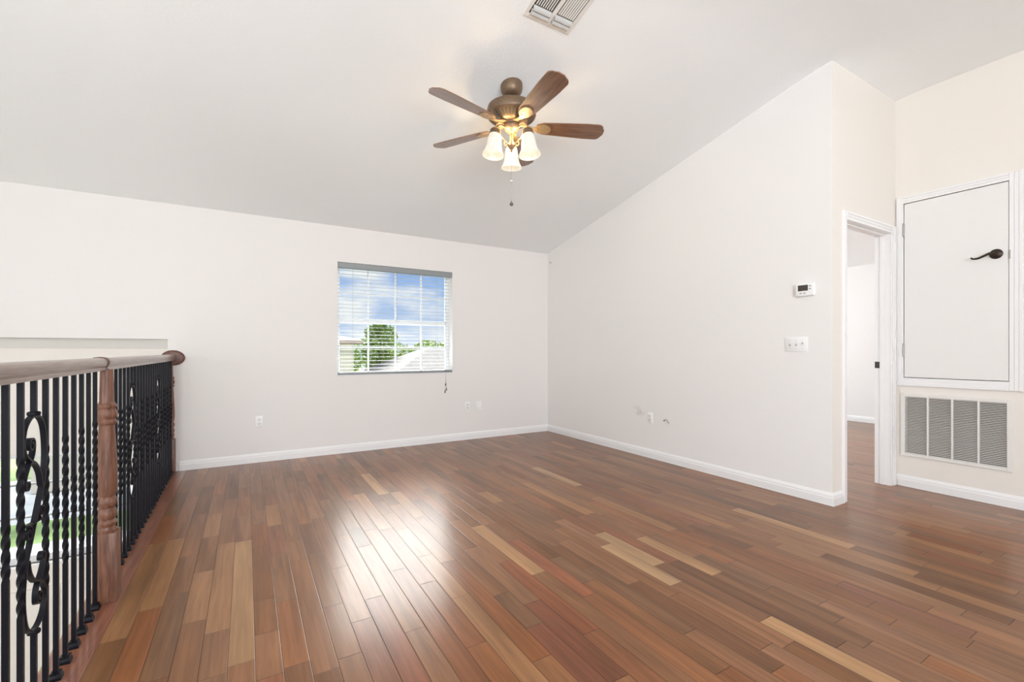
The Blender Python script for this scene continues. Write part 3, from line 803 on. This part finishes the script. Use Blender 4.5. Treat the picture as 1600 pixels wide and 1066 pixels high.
# balusters
HB = 0.0066
def bar_mesh(z0, z1, tw=None):
    bm = NB()
    zs = [z0]
    if tw:
        a, b = tw; kk = int((b - a) / 0.006)
        zs += [a + (b - a) * q / kk for q in range(kk + 1)]
    zs.append(z1)
    rings = []
    ang_tot = 0
    if tw: ang_tot = round((tw[1] - tw[0]) / 0.155) * 2 * PI
    for z in zs:
        an = 0 if not tw else ang_tot * min(1, max(0, (z - tw[0]) / (tw[1] - tw[0])))
        rings.append([bm.verts.new((1.414 * HB * math.cos(PI / 4 + q * PI / 2 + an), 1.414 * HB * math.sin(PI / 4 + q * PI / 2 + an), z)) for q in range(4)])
    fs = []
    for j in range(len(rings) - 1):
        for q in range(4): fs.append(bm.faces.new((rings[j][q], rings[j][(q + 1) % 4], rings[j + 1][(q + 1) % 4], rings[j + 1][q])))
    fs += [bm.faces.new(rings[0]), bm.faces.new(rings[-1])]
    bmesh.ops.recalc_face_normals(bm, faces=fs)
    return bm
def to_mesh(name, bm, m, smooth=35):
    me = bpy.data.meshes.new(name); bm.to_mesh(me); bm.free(); me.materials.append(m)
    me.polygons.foreach_set('use_smooth', [True] * len(me.polygons)); me.set_sharp_from_angle(angle=R_(smooth)); return me
me_long = to_mesh('baluster', bar_mesh(0.0, RB + 0.002, (0.36, 0.825)), M_iron)
me_short = to_mesh('baluster', bar_mesh(0.0, RB + 0.002, (0.505, 0.66)), M_iron)
me_stub = to_mesh('baluster', bar_mesh(0.0, 0.272), M_iron)
me_stem = to_mesh('upper_stem', bar_mesh(0.936, RB + 0.002), M_iron)
bm = NB(); s_ = 0.0165
for z0, z1, a, b in ((0.0, 0.010, 0.0165, 0.0165), (0.010, 0.020, 0.0165, 0.0125), (0.020, 0.026, 0.0135, 0.0135)):
    lo = [bm.verts.new((sx * a, sy * a, z0)) for sx, sy in ((-1, -1), (1, -1), (1, 1), (-1, 1))]; hi = [bm.verts.new((sx * b, sy * b, z1)) for sx, sy in ((-1, -1), (1, -1), (1, 1), (-1, 1))]
    bm.faces.new(lo[::-1]); bm.faces.new(hi)
    for q in range(4): bm.faces.new((lo[q], lo[(q + 1) % 4], hi[(q + 1) % 4], hi[q]))
me_shoe = to_mesh('shoe', bm, M_iron)
# scroll panel between two collars
def spiral(c, r0, r1, a0, a1, m=18):
    return [(c[0] + (r0 + (r1 - r0) * q / m) * math.cos(a0 + (a1 - a0) * q / m), c[1] + (r0 + (r1 - r0) * q / m) * math.sin(a0 + (a1 - a0) * q / m)) for q in range(m + 1)]
ZC = 0.604
up = [(0.050, 0.705), (0.036, 0.748), (0.004, 0.782), (-0.040, 0.803), (-0.070, 0.824), (-0.084, 0.855), (-0.070, 0.900), (-0.038, 0.925), (0, 0.932), (0.038, 0.921), (0.067, 0.889), (0.081, 0.830), (0.080, 0.775), (0.064, 0.715), (0.032, 0.658)]
mir = lambda pts: [(-a, 2 * ZC - z) for a, z in pts]
bm = NB()
ribbon(bm, crom(up + [(0, ZC)] + mir(up)[::-1], 7), 0.014, 0.006)
inner = spiral((-0.030, 0.846), 0.006, 0.022, R_(500), R_(-10), 22)[:-1] + [(-0.010, 0.826), (-0.024, 0.803), (-0.050, 0.782), (-0.070, 0.757), (-0.074, 0.735)] + spiral((-0.058, 0.731), 0.016, 0.006, R_(180), R_(560), 14)[1:]
for pts in (inner, mir(inner)): ribbon(bm, crom(pts, 3), 0.014, 0.006)
mid = spiral((-0.050, 0.585), 0.005, 0.024, R_(-400), R_(100), 22) + [(-0.025, 0.606), (0.0, ZC), (0.025, 0.602)] + mir(spiral((-0.050, 0.585), 0.005, 0.024, R_(-400), R_(100), 22))[::-1]
ribbon(bm, crom(mid, 3), 0.014, 0.005)
for z in (0.268, 0.938): lathe(bm, [(0.011, z - 0.007), (0.015, z - 0.005), (0.016, z), (0.015, z + 0.005), (0.011, z + 0.007)], 14)
me_scroll = to_mesh('scroll', bm, M_iron)
for k in range(-10, KEND):
    y = YK + SPC * k
    if k == 1 or y > D - 0.10: continue
    kindm = me_stub if k in (-7, 8, 18) else (me_long if ((k % 2 == 0) if k < 1 else (k % 2 == 1)) else me_short)
    b = link(bpy.data.objects.new('baluster', kindm), rail); b.location = (rxp(y), y, 0)
    s = link(bpy.data.objects.new('shoe', me_shoe), b)
    if kindm is me_stub:
        link(bpy.data.objects.new('scroll', me_scroll), b); link(bpy.data.objects.new('upper_stem', me_stem), b)

# ------------------------------------------------------------------ ceiling fan
FX, FY, FS = 1.634, 2.783, 1.032        # where the fan hangs; its size
fan = thing('ceiling_fan', 'bronze five-blade ceiling fan with three lit bell shades', 'ceiling fan', (FX, FY, CH * (1 - FS)))
fan.scale = (FS, FS, FS)
ztop = (zc(FY) - CH * (1 - FS)) / FS
bm = NB()
tilt = math.atan(SL)
mtx = Matrix.Translation((0, 0, ztop))
lathe(bm, [(0.076, 0.024), (0.077, -0.018), (0.074, -0.036), (0.067, -0.052), (0.056, -0.065), (0.043, -0.074), (0.034, -0.077), (0.031, -0.074), (0.028, -0.06)], 32, mtx)
obj('canopy', bm, M_bronze, fan)
bm = NB()
lathe(bm, [(0.012, ztop - 0.092), (0.021, ztop - 0.087), (0.024, ztop - 0.078), (0.022, ztop - 0.066)], 20)
lathe(bm, [(0.0125, 2.84), (0.0125, ztop - 0.085)], 16)
lathe(bm, [(0.030, 2.843), (0.028, 2.852), (0.018, 2.860), (0.0125, 2.864)], 20)
obj('downrod', bm, M_dbronze, fan)
bm = NB()
lathe(bm, [(0.020, 2.846), (0.090, 2.842), (0.142, 2.832), (0.164, 2.818), (0.170, 2.800), (0.170, 2.768), (0.166, 2.756), (0.158, 2.750), (0.104, 2.718), (0.098, 2.714), (0.080, 2.711), (0.055, 2.710)], 48)
obj('motor_housing', bm, M_bronze, fan)
bm = NB()
for k in range(36):
    a = 2 * PI * (k + 0.5) / 36
    ca, sa_ = math.cos(a), math.sin(a)
    # slot lying on the conical underside
    pts = []
    for rr_, zz_ in ((0.112, 2.7227), (0.150, 2.7453)):
        for s in (-1, 1):
            pts.append(Vector((rr_ * ca - s * 0.0050 * sa_ * (rr_ / 0.12), rr_ * sa_ + s * 0.0050 * ca * (rr_ / 0.12), zz_)))
    nrm = Vector((0.51 * ca, 0.51 * sa_, -0.86)) * 0.0012
    v = [bm.verts.new(q + nrm) for q in (pts[0], pts[1], pts[3], pts[2])] + [bm.verts.new(q - nrm) for q in (pts[0], pts[1], pts[3], pts[2])]
    for f in ((0, 1, 2, 3), (7, 6, 5, 4), (0, 4, 5, 1), (1, 5, 6, 2), (2, 6, 7, 3), (3, 7, 4, 0)): bm.faces.new([v[q] for q in f])
obj('cooling_slot', bm, M_slot, fan, smooth=0, recalc=True)
bm = NB()
lathe(bm, [(0.056, 2.713), (0.060, 2.710), (0.060, 2.706), (0.056, 2.700), (0.058, 2.694), (0.060, 2.684), (0.054, 2.668), (0.040, 2.656), (0.022, 2.650), (0.014, 2.640), (0.012, 2.60), (0.016, 2.585), (0.024, 2.570), (0.026, 2.555), (0.018, 2.540), (0.008, 2.530), (0.010, 2.522), (0.004, 2.512)], 32)
obj('switch_housing', bm, M_bronze, fan)
# blades with their brackets
BZ = 2.690
def blade_outline():
    L0, L1 = 0.175, 0.66
    p = []
    n_ = 10
    # lower edge root->tip, rounded tip, back
    w0, w1 = 0.050, 0.072
    for q in range(n_ + 1):
        s = q / n_; x = L0 + (L1 - 0.05 - L0) * s
        ww = w0 + (w1 - w0) * min(1, s * 1.25) ** 0.8
        if q == 0: ww = 0.032
        p.append((x, -ww))
    for q in range(1, 6):
        a = -PI / 2 + PI / 2 * q / 6
        p.append((L1 - 0.05 + 0.04 * math.cos(a), -w1 + 0.045 + 0.045 * math.sin(a)))
    p.append((L1, -0.02)); 
    lo = p[:]
    return lo + [(x, -y) for x, y in reversed(lo)]
bo = blade_outline()
bm = NB(); prism(bm, bo, -0.0035, 0.0035, 'XY')
bmesh.ops.rotate(bm, verts=bm.verts, cent=(0, 0, 0), matrix=Matrix.Rotation(R_(-13), 3, 'X'))
me_blade = to_mesh('blade', bm, M_blade, 50)
bm = NB()
pad = [(0.165, -0.020), (0.185, -0.034), (0.225, -0.042), (0.255, -0.036), (0.272, -0.022), (0.278, 0.0)]
pad = pad + [(x, -y) for x, y in reversed(pad[:-1])]
prism(bm, pad, -0.0105, -0.0036, 'XY')
bmesh.ops.rotate(bm, verts=bm.verts, cent=(0, 0, 0), matrix=Matrix.Rotation(R_(-13), 3, 'X'))
path = crom([(0.062, 0, 0.016), (0.090, 0, 0.012), (0.125, 0, 0.000), (0.150, 0, -0.006), (0.185, 0, -0.009)], 5)
rings = []
for q, c in enumerate(path):
    s = q / (len(path) - 1); hw = 0.020 - 0.009 * math.sin(PI * s) ; 
    ang = R_(-13) * s
    rings.append([bm.verts.new((c.x, math.cos(ang) * yy - math.sin(ang) * zz_, c.z + math.sin(ang) * yy + math.cos(ang) * zz_)) for yy, zz_ in ((-hw, -0.004), (hw, -0.004), (hw, 0.004), (-hw, 0.004))])
for j in range(len(rings) - 1):
    for q in range(4): bm.faces.new((rings[j][q], rings[j][(q + 1) % 4], rings[j + 1][(q + 1) % 4], rings[j + 1][q]))
bm.faces.new(rings[0]); bm.faces.new(rings[-1])
bmesh.ops.recalc_face_normals(bm, faces=bm.faces)
M_brk = mat('bulb_lit_bronze', (0.42, 0.29, 0.16), 0.4, 0.5, vary=0.15, bscale=90)  # fan bronze with the bulbs' gold glow put into the colour
me_brk = to_mesh('blade_bracket', bm, M_brk, 40)
for k in range(5):
    a = R_(265 + 72 * k)
    b = link(bpy.data.objects.new('blade', me_blade), fan); b.location = (0, 0, BZ); b.rotation_euler = (0, 0, a)
    link(bpy.data.objects.new('blade_bracket', me_brk), b)
# lamp arms, holders and shades
SA = [R_(59.5), R_(179.5), R_(-60.5)]
AR = 0.128
bm = NB(); tube(bm, crom([(0.045, 0, 2.678), (0.070, 0, 2.692), (0.098, 0, 2.690), (0.120, 0, 2.668), (AR, 0, 2.632)], 6), 0.0048, 8)
tube(bm, crom([(0.050, 0, 2.668), (0.072, 0, 2.676), (0.094, 0, 2.672), (0.108, 0, 2.652), (0.112, 0, 2.630)], 6), 0.0036, 8)
tube(bm, crom([(0.112, 0, 2.618), (0.085, 0, 2.600), (0.050, 0, 2.575), (0.022, 0, 2.560), (0.010, 0, 2.563)], 6), 0.0045, 8)
tube(bm, crom([(0.052, 0, 2.576), (0.060, 0, 2.556), (0.046, 0, 2.544), (0.036, 0, 2.556)], 6), 0.0034, 8)
me_arm = to_mesh('lamp_arm', bm, M_brk)
bm = NB(); lathe(bm, [(0.012, 0.030), (0.028, 0.026), (0.036, 0.016), (0.036, 0.002), (0.040, -0.001), (0.041, -0.007), (0.034, -0.010)], 28); me_hold = to_mesh('shade_holder', bm, M_bronze)
bm = NB()
outp = [(0.030, 0.0), (0.039, -0.010), (0.044, -0.030), (0.048, -0.058), (0.052, -0.088), (0.057, -0.112), (0.066, -0.132), (0.074, -0.146), (0.076, -0.154)]
inp = [(r_ - 0.003, z_) for r_, z_ in reversed(outp)]
lathe(bm, outp + inp, 40, cap=False); me_shade = to_mesh('lamp_shade', bm, M_shade, 60)
bm = NB(); lathe(bm, [(0.012, 0.0), (0.012, -0.03), (0.020, -0.05), (0.024, -0.068), (0.020, -0.084), (0.010, -0.093), (0.002, -0.095)], 20)
M_bulb = bpy.data.materials.new('lit_bulb'); M_bulb.use_nodes = True
p = M_bulb.node_tree.nodes['Principled BSDF']; p.inputs['Emission Color'].default_value = (1, 0.85, 0.6, 1); p.inputs['Emission Strength'].default_value = 6
me_bulb = to_mesh('bulb', bm, M_bulb)
for a in SA:
    ar = link(bpy.data.objects.new('lamp_arm', me_arm), fan); ar.rotation_euler = (0, 0, a)
    h_ = link(bpy.data.objects.new('shade_holder', me_hold), fan)
    h_.location = (AR * math.cos(a), AR * math.sin(a), 2.615); h_.rotation_euler = (0, R_(-6), a)
    s = link(bpy.data.objects.new('lamp_shade', me_shade), h_); s.location = (0, 0, -0.004)
    b = link(bpy.data.objects.new('bulb', me_bulb), h_); b.location = (0, 0, -0.01)
    pl = lamp('fan_bulb_light', 'POINT', (FX + 0.5 * AR * math.cos(a), FY + 0.5 * AR * math.sin(a), 2.655), (0, 0, 0), 2.3, (1, 0.72, 0.38))
    pl.data.shadow_soft_size = 0.02
bm = NB()
tube(bm, [(0, 0, 2.515), (0, 0, 2.165)], 0.0009, 6)
for k in range(46): lathe(bm, [(0.0005, -0.0017), (0.0017, 0), (0.0005, 0.0017)], 6, Matrix.Translation((0, 0, 2.172 + 0.0075 * k)))
pc = obj('pull_chain', bm, M_cord, fan)
bm = NB(); lathe(bm, [(0.001, 0.011), (0.006, 0.008), (0.011, 0.003), (0.011, -0.003), (0.006, -0.008), (0.001, -0.011)], 16, Matrix.Translation((0, 0, 2.308))); obj('chain_connector', bm, M_fin, pc)
bm = NB(); lathe(bm, [(0.001, 0.024), (0.003, 0.018), (0.006, 0.012), (0.0115, 0.005), (0.013, -0.002), (0.010, -0.010), (0.001, -0.014)], 16, Matrix.Translation((0, 0, 2.152))); obj('chain_knob', bm, M_tassel, pc)

# ------------------------------------------------------------------ ceiling vent on the slope
v = thing('ceiling_vent', 'white metal air register on the sloped ceiling', 'vent', (1.583, 2.115, zc(2.115)))
v.rotation_euler = (-math.atan(SL), 0, 0)
HX, HY = 0.170, 0.165
bm = NB()
for a in ((-HX, -HX + 0.026, -HY, HY), (HX - 0.026, HX, -HY, HY), (-HX + 0.026, HX - 0.026, -HY, -HY + 0.026), (-HX + 0.026, HX - 0.026, HY - 0.026, HY)):
    box(bm, a[0], a[1], a[2], a[3], -0.007, 0.001, 0.002, 1)
obj('frame', bm, M_ventm, v)
bm = NB(); box(bm, -HX + 0.02, HX - 0.02, -HY + 0.02, HY - 0.02, -0.0012, -0.0004); obj('duct_opening', bm, M_ventcav, v)
bm = NB(); box(bm, -0.012, 0.012, -HY + 0.026, HY - 0.026, -0.016, -0.001, 0.002, 1); obj('divider', bm, M_ventm, v)
for x0, x1 in ((-HX + 0.03, -0.014), (0.014, HX - 0.03)):
    for q, y in enumerate((HY - 0.045, HY - 0.072)):
        bm = NB()
        prism(bm, [(y - 0.012, -0.004), (y - 0.006, -0.014), (y + 0.004, -0.019), (y + 0.013, -0.020), (y + 0.013, -0.0185), (y + 0.005, -0.017), (y - 0.004, -0.012), (y - 0.010, -0.003)], x0, x1, 'YZ')
        obj('curved_fin', bm, M_fin, v)
for sgn in (-1, 1):
    bm = NB()
    for k in range(8):
        x = sgn * (0.020 + (HX - 0.052) * (k + 0.5) / 8)
        wd = 0.0017 if sgn < 0 else 0.0034
        prism(bm, [(x - wd, -0.0035), (x + wd, -0.0095), (x + wd, -0.0110), (x - wd, -0.0050)], -HY + 0.027, HY - 0.092, 'XZ')
    obj('louver', bm, M_ventm, v, smooth=0)
bm = NB(); tube(bm, [(0.0, HY - 0.085, -0.019), (0.0, HY - 0.02, -0.022), (-0.006, HY - 0.004, -0.016)], 0.003, 8); obj('damper_lever', bm, M_fin, v)

# ------------------------------------------------------------------ outdoors
def px(x, y, t):      # a point at distance t along the line of sight of photograph pixel (x, y)
    S, C = math.sin(YAW), math.cos(YAW); u = (x - 800) / FPX; v_ = -(y - Y0) / FPX
    return Vector(((S + u * C) * t, (C - u * S) * t, CH + v_ * t))
bm = NB(); box(bm, -60, 70, 5.6, 110, ZLOW - 0.3, ZLOW - 0.05); struct('ground', bm, M_grass)
bm = NB(); box(bm, -60, 70, 15.0, 20.0, ZLOW - 0.049, ZLOW - 0.03); struct('road', bm, M_road)
bm = NB(); box(bm, -60, 70, 11.6, 13.2, ZLOW - 0.049, ZLOW - 0.01); struct('pavement', bm, M_walk)
def leaves(bm, pts, size, r):
    for c in pts:
        a = Vector((r.gauss(0, 1), r.gauss(0, 1), r.gauss(0, 1))).normalized(); b = a.cross(Vector((r.gauss(0, 1), r.gauss(0, 1), r.gauss(0, 1)))).normalized()
        s = size * r.uniform(0.6, 1.3)
        bm.faces.new([bm.verts.new(c + a * s), bm.verts.new(c + b * s * 0.45), bm.verts.new(c - a * s), bm.verts.new(c - b * s * 0.45)])
r = random.Random(3)
T = 24.0
base = px(594, 549, T); base.z = ZLOW
tr = thing('tree', 'round leafy green tree outside beyond the back window', 'tree', base)
bm = NB(); pts = []
ctr = px(594, 536, T) - base
blobs = [(0, 0, 0, 1.0, 1.0), (-0.45, 0.1, -0.55, 0.62, 0.7), (0.4, -0.1, 0.35, 0.6, 0.6), (-0.3, 0, 0.45, 0.6, 0.55), (0.3, 0.1, -0.75, 0.55, 0.6), (0.0, 0, 0.75, 0.45, 0.4)]
for _ in range(2600):
    b_ = r.choice(blobs); d_ = Vector((r.gauss(0, 1), r.gauss(0, 1), r.gauss(0, 1))).normalized() * r.uniform(0.55, 1.0)
    pts.append(ctr + Vector((b_[0] + d_.x * b_[3] * 0.85, b_[1] + d_.y * b_[3] * 0.85, b_[2] * 1.05 + d_.z * b_[4])))
leaves(bm, pts, 0.10, r); obj('crown', bm, M_leaf, tr, smooth=0)
bm = NB(); tube(bm, [(0, 0, 0), (0.05, 0, 1.6), (ctr.x, ctr.y, ctr.z - 0.7), (ctr.x + 0.05, ctr.y, ctr.z + 0.4)], [0.13, 0.10, 0.08, 0.04], 10); obj('trunk', bm, M_bark, tr)
hb = px(660, 549, 42); hb.z = ZLOW
bm = NB(); pts = []
for _ in range(5200):
    x = r.uniform(-8, 9); top = (px(660, 531, 42) - hb).z * (0.94 + 0.05 * math.sin(x * 0.9) + 0.03 * math.sin(x * 2.3 + 1))
    pts.append(Vector((x, r.uniform(-1.2, 1.2), top * r.uniform(0.25, 1.0))))
leaves(bm, pts, 0.22, r)
o = obj('hedge', bm, M_hedge, smooth=0); o.location = hb; tag(o, 'distant green line of bushes behind the pale roof', 'hedge', kind='stuff')
# neighbour's house on the left of the window view
hs = thing('neighbor_house', 'pale stucco house with pinkish roof left of the tree outside', 'house', px(540, 549, 17) * 1.0)
c = px(566, 549, 17)
hs.location = (c.x, c.y, ZLOW)
bm = NB(); box(bm, -9, -0.25, 0.3, 8, 0, 1.13 - ZLOW + 0.28); obj('wall', bm, M_stucco, hs, smooth=0)
bm = NB()
z0 = 1.13 - ZLOW + 0.28; z1 = 1.13 - ZLOW + 0.72
prism(bm, [(0.0, z0), (8.6, z0), (8.6, z0 + 0.12), (4.3, z0 + 0.42), (0.0, z0 + 0.12)], -9.3, 0.05, 'YZ')
obj('roof', bm, M_tile2, hs, smooth=0)
bm = NB(); box(bm, -2.0, -0.9, 0.28, 0.31, z0 - 1.5, z0 - 0.4, 0.01, 1); obj('window', bm, M_vinyl, hs)
# low pale hip roof on the right
h2 = thing('hip_roof_house', 'low pale tiled roof outside at the lower right of the window', 'house', (0, 0, 0))
c = px(664, 560, 19); h2.location = (c.x, c.y, ZLOW)
zt = px(690, 545, 21).z - ZLOW + 0.05; ze = px(664, 586, 19).z - ZLOW - 0.15
bm = NB()
q = [(-1.6, 0, ze), (8, 0, ze), (8, 7, ze), (-1.6, 7, ze), (1.3, 3.2, zt), (7, 3.2, zt), (7, 3.8, zt), (1.3, 3.8, zt)]
vv = [bm.verts.new(a) for a in q]
for f in ((0, 1, 5, 4), (1, 2, 6, 5), (2, 3, 7, 6), (3, 0, 4, 7), (4, 5, 6, 7), (3, 2, 1, 0)): bm.faces.new([vv[a] for a in f])
obj('roof', bm, M_tile, h2, smooth=0, recalc=True)
bm = NB(); box(bm, -1.1, 7.5, 0.5, 6.5, 0, ze - 0.001); obj('wall', bm, M_stucco, h2, smooth=0)
